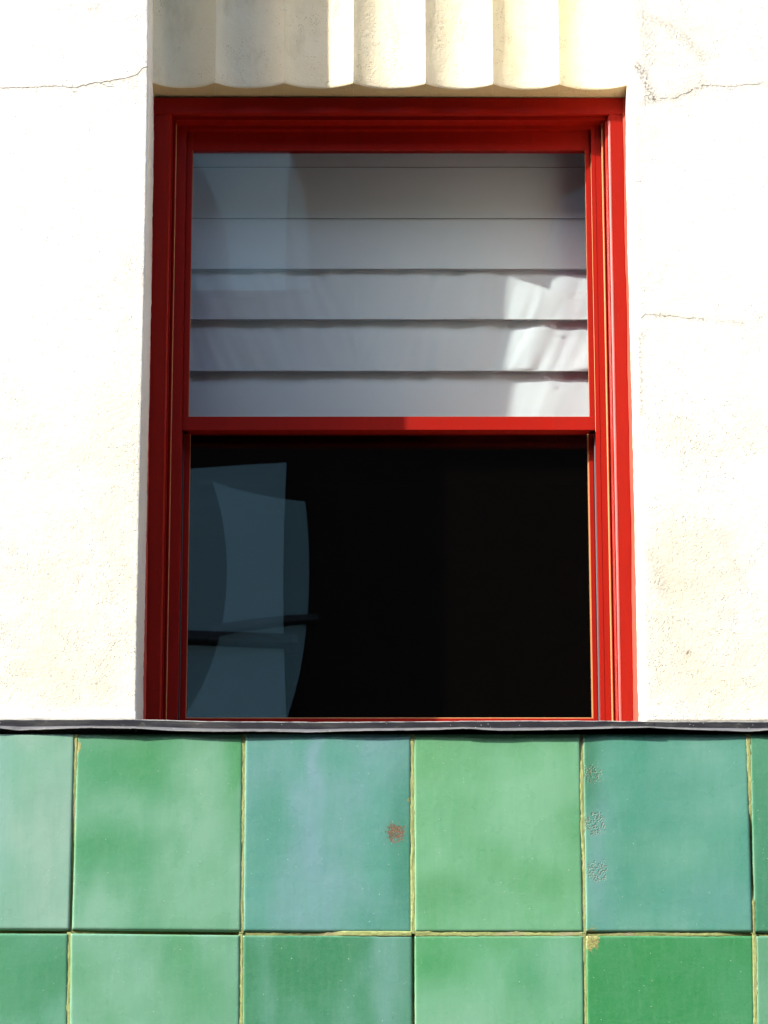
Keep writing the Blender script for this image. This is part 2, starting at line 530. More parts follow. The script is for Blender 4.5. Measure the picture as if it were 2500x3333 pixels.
def crack(pl, parent, width, seed, mat=None):
    rnd = random.Random(seed)
    pts = []
    for (a, b) in zip(pl, pl[1:]):
        k = max(2, int(math.hypot(b[0] - a[0], b[1] - a[1]) / 9))
        for i in range(k):
            t = i / k
            pts.append((a[0] + (b[0] - a[0]) * t + rnd.uniform(-1.5, 1.5), a[1] + (b[1] - a[1]) * t + rnd.uniform(-2.4, 2.4)))
    pts.append(pl[-1])
    mb = MB(); b = 0
    for i, (x, y) in enumerate(pts):
        w = width * (0.35 + 0.9 * rnd.random()) * (0.4 if rnd.random() < 0.2 else 1)
        p, q, m = P(x, y - w, 0), P(x, y + w, 0), P(x, y, 0)
        for a_ in (p, q, m):                    # follow the uneven plaster, a hair proud of it
            a_.y = 0.0016 * noise.noise((a_.x * 3.2, 1.7, a_.z * 3.2)) + 0.0007 * noise.noise((a_.x * 16, 4, a_.z * 16)) - 0.0005
        mb.v += [tuple(p), tuple(m), tuple(q), (p.x, 0.004, p.z), (q.x, 0.004, q.z)]
    for i in range(len(pts) - 1):
        if width < .5 and rnd.random() < 0.15: continue
        k, l = i * 5, i * 5 + 5
        mb.f += [(k, k + 1, l + 1, l), (k + 1, k + 2, l + 2, l + 1), (k, l, l + 3, k + 3), (k + 2, k + 4, l + 4, l + 2)]
    return mb.build('crack', mat or M_CRACK, parent)
crack([(-120, 289), (0, 287), (60, 285), (180, 279), (240, 285), (290, 272), (350, 264), (420, 252), (447, 239), (460, 226), (480, 217)], wall_l, 0.85, 1)
crack([(318, 270), (340, 276), (352, 283), (372, 281)], wall_l, 0.6, 4)
crack([(226, 284), (238, 296), (252, 300)], wall_l, 0.5, 5)
crack([(2128, 321), (2200, 317), (2240, 300), (2290, 275), (2380, 281), (2430, 276), (2560, 268)], wall_r, 0.48, 2, M_CRACK2)
crack([(2088, 1034), (2100, 1023), (2180, 1028), (2300, 1040)], wall_r, 0.40, 3, M_CRACK2)

# ------------------------------------------------------------------ fluted panel over the window
CUSP = [484, 700, 925, 1150, 1385, 1605, 1821, 2056]
lin = empty('fluted_lintel', (0, E_FL, Z(268, E_FL)))
tag(lin, 'cream plaster panel of vertical concave flutes above the red window', 'lintel')
SAG = 0.025
ZF = Z(267, E_FL); ZFR = Z(274, E_FL)
xs_c = [X(c, 268, E_FL) for c in CUSP]
xs_c[0] = X(478, 268, 0.0) ; xs_c[-1] = X(2062, 268, 0.0)
def zf_at(x): return ZF + (ZFR - ZF) * (x - xs_c[0]) / (xs_c[-1] - xs_c[0])
NS = 26
def flute_profile(x0, x1):
    out = []
    for i in range(NS + 1):
        t = i / NS * 2 - 1
        hw = (x1 - x0) / 2
        R = (hw * hw + SAG * SAG) / (2 * SAG)
        y = math.sqrt(R * R - (hw * t) ** 2) - (R - SAG)
        # rounded ridge
        y = max(y, 0.0010 - 0.0010 * abs(abs(t) - 1) / 0.04) if abs(t) > 0.96 else y
        out.append((x0 + hw * (t + 1), E_FL + y))
    return out
flat = []
for k in range(7):
    x0, x1 = xs_c[k] + 0.0001, xs_c[k + 1] - 0.0001
    prof = flute_profile(x0, x1)
    zz = [0.0, 0.0015, 0.005] + ramp_list(0.02, 0.5, 0.02) + [1.0, 2.0, 4.0]
    mb = MB()
    for q, dz in enumerate(zz):
        for (x, y) in prof:
            z0 = zf_at(x)
            lip = 0.0022 if q == 0 else (0.0006 if q == 1 else 0.0)
            wob = 0.0012 * noise.noise((x * 30, k * 3, dz * 9)) + 0.0006 * noise.noise((x * 90, k, dz * 60))
            mb.v.append((x, y + lip + wob * (0 if x in (x0, x1) else 1), min(z0 + dz, ZTOP)))
    n_ = NS + 1
    for q in range(len(zz) - 1):
        for i in range(NS):
            a = q * n_ + i
            mb.f.append((a, a + 1, a + n_ + 1, a + n_))
    # underside and back of the flute block
    b0 = len(mb.v)
    for (x, y) in prof:
        mb.v.append((x, 0.36, zf_at(x)))
    sf = MB()
    sf.v = [mb.v[i] for i in range(n_)] + mb.v[b0:]
    sf.f = [(i, i + 1, n_ + i + 1, n_ + i) for i in range(NS)]
    del mb.v[b0:]
    fo = mb.build('flute', M_FLUTE, lin, True)
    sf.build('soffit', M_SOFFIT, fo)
mb = MB(); mb.box(xs_c[0], xs_c[-1], 0.361, 0.60, ZFR - 0.02, ZTOP)
mb.build('backing', M_FLUTE, lin)

# ------------------------------------------------------------------ red sash window
ZB = Z(2352, 0.30) - 0.10                    # window runs down behind the flashing
ZH = ZFR - 0.002                             # underside of the fluted panel
YR = 1690.0                                  # photo row where the right side was measured
YL = 1490.0
win = empty('sash_window', (0, C0, ZB))
tag(win, 'red painted sash window half in sun half in shade between plaster walls', 'window')
def xr(px, d): return X(px, YR, d)
def xl(px, d): return X(px, YL, d)
# right jamb profile from the wall inwards (x, depth)
pr = [(xr(2062, C0 + .004), C0 + .004), (xr(2012.5, C0), C0), (xr(2011.0, C0), C0 + .0008)]
bead = []
for i in range(9):                           # round bead facing the room side
    t = math.radians(80 * i / 8)
    bead.append((xr(2010.5, C0) - 0.0052 * math.sin(t), C0 + 0.0008 + 0.0060 * (1 - math.cos(t))))
pr += bead
pr += [(xr(2001.5, C0), C0 + .010), (xr(1999.8, C0), C0 + .0085), (xr(1994.5, C0), C0 + .0145), (xr(1993, C0), C0 + .020),
       (xr(1986, .272), .272), (xr(1985.5, .272), .300), (xr(1960, .300), .300), (xr(1959.5, .300), .3012), (xr(1958.5, .300), .3012), (xr(1958, .300), .300),
       (xr(1945, .300), .300), (xr(1944.5, .300), .36), (xr(1944.5, .3), .42), (xr(2095, .42), .42), (xr(2095, C0), C0 + .004)]
mb = MB(); mb.prism_z(pr, ZB, ZH)
mb.build('jamb', M_RED, win)
# quirk moulding: a broad facet turned a little to the side and a steeper one below it
qx = [xr(2011.5, C0), xr(2008, C0), xr(2003, C0), xr(2001.8, C0), xr(1999.8, C0), xr(1994.2, C0), xr(1993, C0)]
qy = [C0 - .0006, C0 + .0000, C0 + .0022, C0 + .0060, C0 + .0040, C0 + .0100, C0 + .016]
pb = list(zip(qx, qy)) + [(qx[0], C0 + .016)]
def shift(pf, dx, dy): return [(x + dx, y + dy) for x, y in pf]
mb = MB(); mb.prism_z(pb, ZB, ZH - 0.052)
mb.build('bead', M_BEAD, win)
# left jamb
pl_ = [(xl(466, C0 + .004), C0 + .004), (xl(529, C0), C0), (xl(531, C0), C0 - .0006), (xl(534, C0), C0 - .0012), (xl(537.5, C0), C0 + .002), (xl(540, C0), C0 + .008), (xl(541, C0), C0 + .0075), (xl(543, C0), C0 + .0075),
       (xl(544, C0), C0 + .018), (xl(553, .272), .272), (xl(554, .272), .300), (xl(590, .300), .300), (xl(590.5, .300), .42), (xl(450, .42), .42)]
mb = MB(); mb.prism_z(pl_, ZB, ZH)
mb.build('jamb', M_RED, win)
def bar_z(name, x0, x1, y0, y1, z0, z1, mat, parent, ch=0.0008):
    m = MB(); m.box(x0, x1, y0, y1, z0, z1, ch)
    return m.build(name, mat, parent)
# painted-over caulk beads against the plaster
def caulk(tab0, tab1, side):
    m = MB(); zs = ramp_list(ZB, ZH - 0.0, 0.012); n_ = 6
    for z in zs:
        py = z_to_py(z, C0)
        a = X(lerp_tab(tab0, py), py, C0); b = X(lerp_tab(tab1, py), py, C0)
        w = 0.0016 * noise.noise((side, 3, z * 6)) + 0.0008 * noise.noise((side, 3, z * 30))
        if side < 0:
            prof = [(a - .012, C0 - .008), (a, C0 - .008), (a + .35 * (b - a), C0 - .0035), (b + w, C0 - .0005), (b + w, C0 + .003), (a - .012, C0 + .003)]
        else:
            prof = [(a + .014, C0 - .012), (a, C0 - .012), (a + .4 * (b - a), C0 - .0065), (b + w, C0 - .0005), (b + w, C0 + .003), (a + .014, C0 + .003)]
        m.v += [(x, y, z) for x, y in prof]
    for j in range(len(zs) - 1):
        for i in range(n_):
            k = j * n_
            m.f.append((k + i, k + (i + 1) % n_, k + n_ + (i + 1) % n_, k + n_ + i))
    m.build('caulk_bead', M_CAULK, win, True)
caulk([(310, 488), (800, 487), (1400, 474), (2340, 460)], [(310, 494), (800, 497), (1400, 485), (2340, 475)], -1)
caulk([(388, 2046), (680, 2051), (1300, 2063), (1690, 2073), (2345, 2085)], [(388, 2028), (680, 2033), (1300, 2046), (1690, 2054), (2345, 2062)], 1)
# head casing
zc1 = Z(373, C0)
hx0, hx1 = pl_[0][0] - 0.01, pr[0][0] + 0.01
m = MB(); m.prism_x([(C0 - .0015, ZH), (C0 - .0015, zc1 + .004), (C0, zc1 + .001), (C0 + .006, zc1), (C0 + .010, zc1 + .003), (.272, zc1 + .003), (.272, zc1 - .006), (.300, zc1 - .006), (.42, zc1 - .006), (.42, ZH)],
                    hx0, hx1)
m.build('head_casing', M_RED, win)
zjh = Z(420, .300)
m = MB(); m.box(pl_[0][0], pr[0][0] - .004, .3005, .41, zjh, ZH - .001)
m.build('head_stop', M_RED, win)
# weatherstrips
bar_z('weatherstrip', xr(1980.5, .286), xr(1985.2, .286), .2835, .2995, ZB, zc1 - .007, M_TAN, win)
bar_z('weatherstrip', xl(554.3, .286), xl(556.3, .286), .2870, .2995, ZB, zc1 - .007, M_TAN, win)
bar_z('track_liner', xr(1938.5, .33), xr(1944.3, .33), .329, .37, ZB, Z(1402, .33), M_GREY, win)
bar_z('track_liner', xl(591, .33), xl(597.5, .33), .345, .37, ZB, Z(1402, .33), M_DARK, win)

def pane(name, x0, x1, z0, z1, d, bow, parent, skew=0.0):
    """glass slab with the slight bow that sealed panes have"""
    m = MB(); nu, nv = 40, 40
    def surf(off):
        def fn(u, v):
            a, c = u * 2 - 1, v * 2 - 1
            return (x0 + (x1 - x0) * u, d + off + bow * ((1 - a * a) * (1 - c * c)) + skew * a * c, z0 + (z1 - z0) * v)
        return fn
    m.grid(nu, nv, surf(0.0)); m.grid(nu, nv, surf(0.004))
    b2 = (nu + 1) * (nv + 1); b3 = 2 * b2
    m.v += list(m.v)                           # the cut edge keeps its own vertices so the faces stay flat to the rim
    ring = [i for i in range(nu + 1)] + [j * (nu + 1) + nu for j in range(1, nv + 1)] + [nv * (nu + 1) + i for i in range(nu - 1, -1, -1)] + [j * (nu + 1) for j in range(nv - 1, 0, -1)]
    for a, c in zip(ring, ring[1:] + ring[:1]):
        m.f.append((b3 + a, b3 + c, b3 + b2 + c, b3 + b2 + a))
    return m.build(name, M_GLASS, parent, True)

def sash(name, label, d, gxl, gxr, fxl, fxr, z0, z1, gz0, gz1, th, bows):
    s = empty(name, Vector((0, d, z0)) - win.location)
    s.parent = win
    s['label'] = label
    bar_z('stile', fxl, gxl, d, d + th, z0, z1, M_RED, s)
    bar_z('stile', gxr, fxr, d, d + th, z0, z1, M_RED, s)
    bar_z('rail', gxl - .0002, gxr + .0002, d + .0012, d + th, gz1, z1, M_RED, s)
    bar_z('rail', (fxl - .001) if d == S1 else gxl, (fxr + .0008) if d == S1 else gxr, d - (.0022 if d == S1 else -.0012), d + th, z0, gz0, M_RED, s)
    w = .0016
    bar_z('glazing_bead', gxl - .0003, gxl + w * .6, d + .003, d + .006, gz0, gz1, M_TAN, s, 0)
    bar_z('glazing_bead', gxr - w * (1.8 if d == S2 else .4), gxr + .0003, d + .002, d + .006, gz0, gz1, M_TAN, s, 0)
    bar_z('glazing_bead', gxl + w, gxr - w * 2, d + .002, d + .006, gz0 - .0003, gz0 + w, M_TAN, s, 0)
    pane('pane', gxl, gxr, gz0, gz1, d + .0065, bows[0], s)
    pane('pane', gxl, gxr, gz0, gz1, d + .0135, bows[1], s)
    return s
zmr0, zmr1 = Z(1401, S1), Z(1357, S1)
upper = sash('upper_sash', 'red upper sash with bowed glass in front of the white blind', S1,
             X(613.5, 1350, S1), X(1919, 1350, S1), X(594, 1350, S1), X(1937, 1350, S1), zmr0, Z(418, S1), zmr1, Z(487, S1), .019, (0.0003, -0.0020))
lower = sash('lower_sash', 'red lower sash with dark glass reflecting a pale pier', S2,
             X(618, 1490, S2), X(1920.5, 1690, S2), X(599, 1490, S2), X(1936, 1690, S2), ZB + .002, zmr1 + .012, Z(2337, S2), zmr0 + .016, .031, (0.0003, -0.0020))
bar_z('weatherstrip', X(1937.2, 1350, S1), X(1939.4, 1350, S1), S1 - .004, S1 + .006, zmr0 - .004, Z(500, S1), M_TAN, upper)
# window bottom: sill behind the flashing
m = MB(); m.box(wall_l.data.vertices[0].co.x - .05, wall_r.data.vertices[0].co.x + .05, 0.060, 0.44, ZB - 0.10, ZB)
m.build('sill', M_DARK, win)  # near-black colour paints in the shade of the gap under the flashing

# ------------------------------------------------------------------ roman blind
bx0, bx1 = X(560, 1000, BL), X(1985, 1000, BL)
blind = empty('roman_blind', (0, BL, Z(1392, BL)))
tag(blind, 'white folded fabric blind with thin rods hanging behind the upper glass', 'blind')
RODS = [250, 380, 545, 711, 877, 1041, 1209, 1385]
STEP = [0.003, 0.003, 0.003, 0.003, 0.009, 0.013, 0.014, 0.013]
def fold(x, t, k):
    u = (x - bx0) / (bx1 - bx0)
    am = (0, 0, .0006, .0008, .0016, .0052, .0068, .0022)[k]
    if k <= 0: return 0
    w = 0.038                                  # creases fan up and away from the rod, mirrored about the middle
    sgn = 1 if u > 0.42 else -1
    xx = x * 1.0 - sgn * 0.062 * (1 - t) * (0.6 + 0.8 * noise.noise((u * 4, k * 1.3, 7)))
    wav = noise.noise((xx / w, k * 4.7, t * 0.5)) + 0.45 * noise.noise((xx / w * 2.1, k * 9.1, t * 0.7))
    env = (0.35 + 0.65 * t) * min(1, 0.35 + (u - 0.42) * 1.6 if u > .42 else 0.35 + (.42 - u) * .35)
    s = wav * env * (1 if t < .97 else max(0.25, (1 - t) / .03)) + 0.35 * noise.noise((u * 12, k * 5, t * 1.5))
    return am * s
for k in range(7):
    za, zb_ = Z(RODS[k], BL), Z(RODS[k + 1], BL)
    st = STEP[k + 0]
    m = MB()
    def fn(u, v, k=k, za=za, zb_=zb_, st=st):
        x = bx0 + (bx1 - bx0) * u
        t = v                                   # 0 top, 1 bottom
        z = za + 0.006 + (zb_ - za - 0.006) * t
        y = BL + st * (1 - t) ** 1.6 + fold(x, t, k + 1) + 0.0006 * math.sin(t * math.pi)
        if t < 0.35 and k >= 4: y += 0.0055 * noise.noise((u * 24, k * 3.3, 0)) * (1 - t / .35)
        return (x, y, z)
    m.grid(260, 30, fn)
    nb_ = len(m.v); nf = len(m.f)
    m.v += [(x, y + .0009, z) for x, y, z in m.v[:nb_]]
    m.f += [tuple(i + nb_ for i in reversed(f)) for f in m.f[:nf]]
    m.build('fabric_fold', M_FAB, blind, True)
    r = 0.0011 if k < 3 else 0.0017
    m = MB()
    for i in range(60 + 1):
        u = i / 60
        x = bx0 + (bx1 - bx0) * u
        cy = BL - r * .4 + fold(x, 1, k + 1) * 0.4; cz = zb_ + 0.0006 * noise.noise((u * 6, k, 2))
        for q in range(8):
            a = q * math.pi / 4
            m.v.append((x, cy + r * math.cos(a), cz + r * math.sin(a)))
    for i in range(60):
        for q in range(8):
            m.f.append((i * 8 + q, i * 8 + (q + 1) % 8, i * 8 + 8 + (q + 1) % 8, i * 8 + 8 + q))
    m.build('rod', M_ROD if k < 6 else M_FAB, blind, True)
for (px, py) in ((1801, 1062), (1781, 1231)):
    c = P(px, py, BL - .004); m = MB()
    R_, r = .0050, .0006
    for i in range(20):
        a = i / 20 * 2 * math.pi
        for q in range(6):
            b_ = q / 6 * 2 * math.pi
            rr = R_ + r * math.cos(b_)
            m.v.append((c.x + rr * math.cos(a) * 1.15, c.y + r * math.sin(b_) + .3 * rr * math.cos(a), c.z + rr * math.sin(a) * .55 - .35 * rr * math.cos(a)))
    for i in range(20):
        for q in range(6):
            m.f.append((i * 6 + q, i * 6 + (q + 1) % 6, ((i + 1) % 20) * 6 + (q + 1) % 6, ((i + 1) % 20) * 6 + q))
    m.build('cord_ring', M_FAB, blind, True)

# ------------------------------------------------------------------ green tile wall
tw = empty('tile_wall', (0, 0, ZSILL - 1.3))
tag(tw, 'wall of large mottled green glazed tiles below the window and flashing', 'wall')
JX1 = [-303, 238, 790, 1343, 1898, 2444, 2995]     # joints, upper course, at mid height
JXT = [-303, 247, 794, 1342, 1893, 2436, 2985]
JXB = [-303, 230, 787, 1345, 1903, 2453, 3003]
JX2T = [-312, 226, 785, 1345, 1903, 2457, 3010]
JX2B = [-318, 221, 784, 1347, 1909, 2465, 3020]
JX3B = [-335, 205, 780, 1350, 1920, 2485, 3050]
YH = [3031, 3032, 3037, 3039, 3039, 3039, 3040]    # height of the horizontal joint at each vertical joint
K_LIT = 1 / 1.5
TILEC = {  # course, column: base, second colour (photo sRGB)
    (0, 0): ((128, 190, 160), (165, 205, 185)), (0, 1): ((98, 172, 128), (140, 195, 165)), (0, 2): ((102, 172, 155), (128, 178, 178)),
    (0, 3): ((128, 194, 148), (105, 178, 122)), (0, 4): ((92, 168, 145), (122, 184, 165)), (0, 5): ((78, 152, 116), (95, 165, 130)),
    (1, 0): ((90, 164, 122), (120, 185, 155)), (1, 1): ((128, 188, 155), (100, 172, 125)), (1, 2): ((72, 148, 106), (108, 170, 145)),
    (1, 3): ((125, 192, 150), (92, 172, 112)), (1, 4): ((66, 156, 92), (78, 162, 108)), (1, 5): ((102, 168, 128), (122, 182, 148)),
    (2, 0): ((110, 180, 140), (85, 160, 115)), (2, 1): ((80, 155, 110), (110, 180, 140)), (2, 2): ((120, 185, 150), (100, 170, 130)),
    (2, 3): ((85, 160, 115), (110, 175, 140)), (2, 4): ((120, 185, 150), (90, 160, 120)), (2, 5): ((90, 160, 120), (120, 185, 150)),
}
# blotches: course, column -> (u, v, ru, rv, colour, amount), u to the right, v downward, both 0..1
BLOT = {
    (0, 0): [(0.85, 0.5, .25, .5, (160, 200, 180), .8), (0.5, 0.3, .12, .6, (165, 205, 200), .5)],
    (0, 1): [(0.42, .12, .3, .2, (82, 162, 105), .9), (.2, .58, .4, .12, (82, 162, 110), .8), (.78, .35, .18, .35, (150, 200, 170), .7), (.75, .85, .35, .2, (145, 198, 168), .7), (.97, .15, .06, .25, (80, 165, 95), .7)],
    (0, 2): [(.42, .15, .05, .28, (140, 180, 190), .9), (.36, .55, .12, .32, (135, 178, 188), .9), (.15, .45, .14, .25, (82, 160, 135), .7), (.97, .6, .10, .5, (70, 148, 120), .8), (.75, .95, .12, .1, (75, 155, 130), .5), (.3, .85, .25, .15, (125, 180, 175), .5)],
    (0, 3): [(.1, .12, .2, .14, (108, 178, 118), .7), (.2, .8, .25, .12, (100, 172, 118), .8), (.7, .25, .35, .2, (140, 200, 158), .6), (.8, .75, .25, .1, (108, 178, 122), .6), (.55, .5, .3, .15, (145, 202, 165), .5)],
    (0, 4): [(.04, .2, .08, .3, (60, 135, 95), .9), (.1, .65, .08, .35, (120, 170, 170), .8), (.3, .55, .18, .2, (80, 155, 130), .6), (.6, .3, .3, .15, (85, 160, 138), .6), (.55, .6, .25, .12, (130, 190, 168), .6), (.85, .85, .3, .15, (105, 170, 160), .6)],
    (0, 5): [(.3, .3, .3, .3, (85, 155, 120), .6)],
    (1, 0): [(.95, .1, .3, .2, (80, 155, 112), .7), (.6, .7, .3, .2, (125, 188, 158), .7)],
    (1, 1): [(.7, .35, .3, .15, (100, 172, 125), .7), (.35, .3, .25, .2, (145, 198, 170), .6), (.5, .9, .5, .15, (98, 170, 128), .6)],
    (1, 2): [(.85, .25, .12, .6, (125, 178, 168), .8), (.6, .8, .4, .3, (118, 178, 158), .8), (.2, .15, .3, .15, (65, 142, 98), .7), (.15, .5, .04, .6, (110, 170, 150), .5)],
    (1, 3): [(.1, .15, .25, .12, (82, 168, 105), .9), (.68, .22, .12, .14, (85, 165, 115), .8), (.3, .5, .35, .2, (148, 202, 170), .7), (.9, .1, .2, .1, (130, 190, 160), .5), (.75, .85, .3, .2, (95, 175, 120), .5)],
    (1, 4): [(.9, .6, .2, .3, (95, 172, 122), .6), (.3, .3, .4, .4, (60, 152, 84), .6)],
    (1, 5): [(.2, .4, .2, .4, (120, 180, 145), .6)],
}
def blend(a, b, t): return tuple(x + (y - x) * t for x, y in zip(a, b))
GAP = 6.5           # half a joint, px
YC = [2365, None, 3690, 4340]
CHIP = [(1288, 2712, 34, 34, 'chip'), (1926, 3058, 30, 44, 'chip2'), (1932, 2520, 32, 40, 'pit'), (1936, 2680, 38, 46, 'pit'), (1944, 2838, 40, 42, 'pit'), (250, 2425, 14, 30, 'chip2'), (1262+70, 2605, 6, 10, 'chip2')]
for r in range(3):
    for c in range(6):
        tl = [JXT, JX2T, JX2B][r]; bl = [JXB, JX2B, JX3B][r]
        if r == 0: yt = (2388, 2388); yb = (YH[c] - GAP, YH[c + 1] - GAP)
        elif r == 1: yt = (YH[c] + GAP, YH[c + 1] + GAP); yb = (3690 - GAP, 3690 - GAP)
        else: yt = (3690 + GAP, 3690 + GAP); yb = (4350, 4350)
        rnd = random.Random(r * 10 + c + 3)
        gl, gr_ = rnd.uniform(3.6, 5.6), rnd.uniform(3.2, 5.6)
        corners = [P(tl[c] + gl, yt[0], YT), P(tl[c + 1] - gr_, yt[1], YT), P(bl[c] + gl, yb[0], YT), P(bl[c + 1] - gr_, yb[1], YT)]
        base, second = [srgb(*q, K_LIT) for q in TILEC[(r, c)]]
        nu, nv = (56, 72) if r < 2 else (14, 18)
        tilt = (rnd.uniform(-.0012, .0012), rnd.uniform(-.0012, .0012))
        verts, cols_, chip_, pit_, loss_ = [], [], [], [], []
        def edge(k, n_):
            # concentrate rows at the rounded rim
            return k / n_
        us = [0, .004, .010] + [.02 + .96 * i / (nu - 6) for i in range(nu - 5)] + [.990, .996, 1]
        vs_ = [0, .003, .008] + [.016 + .968 * i / (nv - 6) for i in range(nv - 5)] + [.992, .997, 1]
        wdt = (corners[1] - corners[0]).length; hgt = (corners[0] - corners[2]).length
        for v in vs_:
            for u in us:
                p = (corners[0] * (1 - u) + corners[1] * u) * (1 - v) + (corners[2] * (1 - u) + corners[3] * u) * v
                ed = min(u * wdt, (1 - u) * wdt, v * hgt, (1 - v) * hgt)
                rim = 0.0022 * max(0, 1 - ed / 0.0030) ** 2
                n1 = noise.noise((p.x * 9 + r * 13, c * 7.7, p.z * 7))
                n2 = noise.noise((p.x * 24 + r * 3, c * 5.1, p.z * 14))
                bulge = 0.0007 * n1 - 0.0010 * (1 - (2 * u - 1) ** 2) * (1 - (2 * v - 1) ** 2)
                y = YT + rim + bulge + tilt[0] * (u - .5) * 2 + tilt[1] * (v - .5) * 2
                ex = 0.0006 * noise.noise((p.z * 60, c, r)) * (1 if u in (0, 1) else 0) + 0.0005 * noise.noise((p.z * 19, c + .5, r)) * (1 if u in (0, 1) else 0)
                verts.append((p.x + ex, y, p.z))
                t = min(1, max(0, 0.35 + 1.1 * n1 + 0.5 * n2))
                colr = blend(base, second, t)
                du, dv = u + .06 * n2, v + .05 * n1
                for (bu, bv, ru, rv, bc, am) in BLOT.get((r, c), []):
                    w = am * math.exp(-((du - bu) / ru) ** 2 - ((dv - bv) / rv) ** 2)
                    colr = blend(colr, srgb(*bc, K_LIT), min(1, w))
                if ed < .004: colr = blend(colr, srgb(150, 185, 130, K_LIT), (.25 + .5 * n2) * (1 - ed / .004))
                cols_.append(colr)
                scl = (D + YT) * math.cos(TH) + (p.z - ZC) * math.sin(TH)
                ppx = 1250 + F * p.x / scl; ppy = z_to_py(p.z, YT) if r < 2 else 4000
                cv = pv_ = lv = 0.0
                for (cx, cy, rx, ry, kd) in CHIP:
                    q = ((ppx - cx) / rx) ** 2 + ((ppy - cy) / ry) ** 2
                    if q > 6: continue
                    if kd == 'pit': pv_ = max(pv_, math.exp(-q * .9))
                    elif kd == 'chip': cv = max(cv, math.exp(-q * 1.0))
                    else: lv = max(lv, math.exp(-q * 1.0))
                chip_.append(cv); pit_.append(pv_); loss_.append(lv)
        n_u = len(us); n_v = len(vs_); faces = []
        for j in range(n_v - 1):
            for i in range(n_u - 1):
                k = j * n_u + i
                faces.append((k, k + 1, k + n_u + 1, k + n_u))
        ring = list(range(n_u)) + [j * n_u + n_u - 1 for j in range(1, n_v)] + [(n_v - 1) * n_u + i for i in range(n_u - 2, -1, -1)] + [j * n_u for j in range(n_v - 2, 0, -1)]
        b0 = len(verts)
        for k in ring:
            verts.append((verts[k][0], YT + 0.018, verts[k][2])); cols_.append(srgb(150, 160, 110, K_LIT)); chip_.append(0.); pit_.append(0.); loss_.append(0.)
        L_ = len(ring)
        for i in range(L_):
            faces.append((ring[i], ring[(i + 1) % L_], b0 + (i + 1) % L_, b0 + i))
        mesh_obj('tile', verts, faces, M_TILE, tw, True, {'glaze': cols_, 'chip': chip_, 'pit': pit_, 'loss': loss_})

def grout_strip(pa, pb, wa, void_fn, vertical, seed):
    m = MB(); L_ = (pb - pa).length
    n_ = max(6, int(L_ / 0.005)); void = []
    dirv = (pb - pa) / L_
    side = Vector((1, 0, 0)) if vertical else Vector((0, 0, 1))
    prof = (-1, -.5, 0, .5, 1)
    for i in range(n_ + 1):
        t = i / n_
        c = pa + (pb - pa) * t
        vo = void_fn(t)
        for s_ in prof:
            y = YT + 0.0010 + 0.0003 * abs(s_) + 0.010 * vo + 0.0013 * noise.noise((t * L_ * 90, s_ * 2, seed)) + 0.0012 * noise.noise((t * L_ * 24, s_, seed + 9))
            q = c + side * (wa * s_)
            m.v.append((q.x, y, q.z)); void.append(vo)
    for i in range(n_):
        for k in range(4):
            a = i * 5 + k
            m.f.append((a, a + 1, a + 6, a + 5))
    # body behind the face
    b0 = len(m.v)
    for i in range(n_ + 1):
        for k in (0, 4):
            x, y, z = m.v[i * 5 + k]
            m.v.append((x, YT + .0195, z)); void.append(0)
    for i in range(n_):
        m.f += [(i * 5, i * 5 + 5, b0 + i * 2 + 2, b0 + i * 2), (i * 5 + 4, i * 5 + 9, b0 + i * 2 + 3, b0 + i * 2 + 1)]
    m.build('grout_joint', M_GROUT, tw, True, {'void': void})
def vd(tab): return lambda t: lerp_tab(tab, t)
VV = {(0, 1): [(0, .0), (.35, .1), (.6, .4), (.95, .6), (1, .4)], (0, 5): [(0, 0), (.4, .1), (.5, .7), (.75, .7), (.85, 0), (1, .1)], (1, 3): [(0, .6), (.3, .8), (.6, .3), (1, .1)], (0, 4): [(0, .35), (.2, 0), (1, 0)]}
for r in range(3):
    for c in range(1, 6):
        tl = [JXT, JX2T, JX2B][r]; bl = [JXB, JX2B, JX3B][r]
        ya = [2389, YH[c] + 1, 3691][r]; yb = [YH[c] - 1, 3689, 4350][r]
        grout_strip(P(tl[c], ya, YT), P(bl[c], yb, YT), 0.0046, vd(VV.get((r, c), [(0, 0.05), (1, .0)])), True, r * 20 + c)
HV = [[(0, .3), (.55, .5), (.75, .9), (.95, 1), (1, .6)], [(0, .35), (.4, .7), (.97, 1), (1, .5)], [(0, .25), (.45, .45), (.6, 0), (1, 0)], [(0, 0), (1, 0)], [(0, .2), (.3, .1), (.8, .1), (1, .5)], [(0, .5), (1, .3)]]
for c in range(6):
    a, b_ = P(JX2T[c] + 6, YH[c], YT), P(JX2T[c + 1] - 6, YH[c + 1], YT)
    grout_strip(a, b_, 0.0052, vd(HV[c]), False, 70 + c)
    a, b_ = P(JX2B[c] + 6, 3690, YT), P(JX2B[c + 1] - 6, 3690, YT)
    grout_strip(a, b_, 0.0045, vd([(0, 0), (1, .1)]), False, 80 + c)
m = MB(); zlow = Z(4350, YT)
m.box(-2.6, 2.6, YT + .0175, 0.6, zlow, ZB - .101)
m.build('backing', M_GROUT, tw, False, {'void': [0.4] * 8})
# the plain wall below and beside the tiling
fb_ = MB(); fb_.box(-6, 6, 0.012, 0.62, 0.0, zlow - .002)
o = fb_.build('base_wall', M_FLUTE); tag(o, 'plain cream plaster base wall under the green tiles', 'wall')

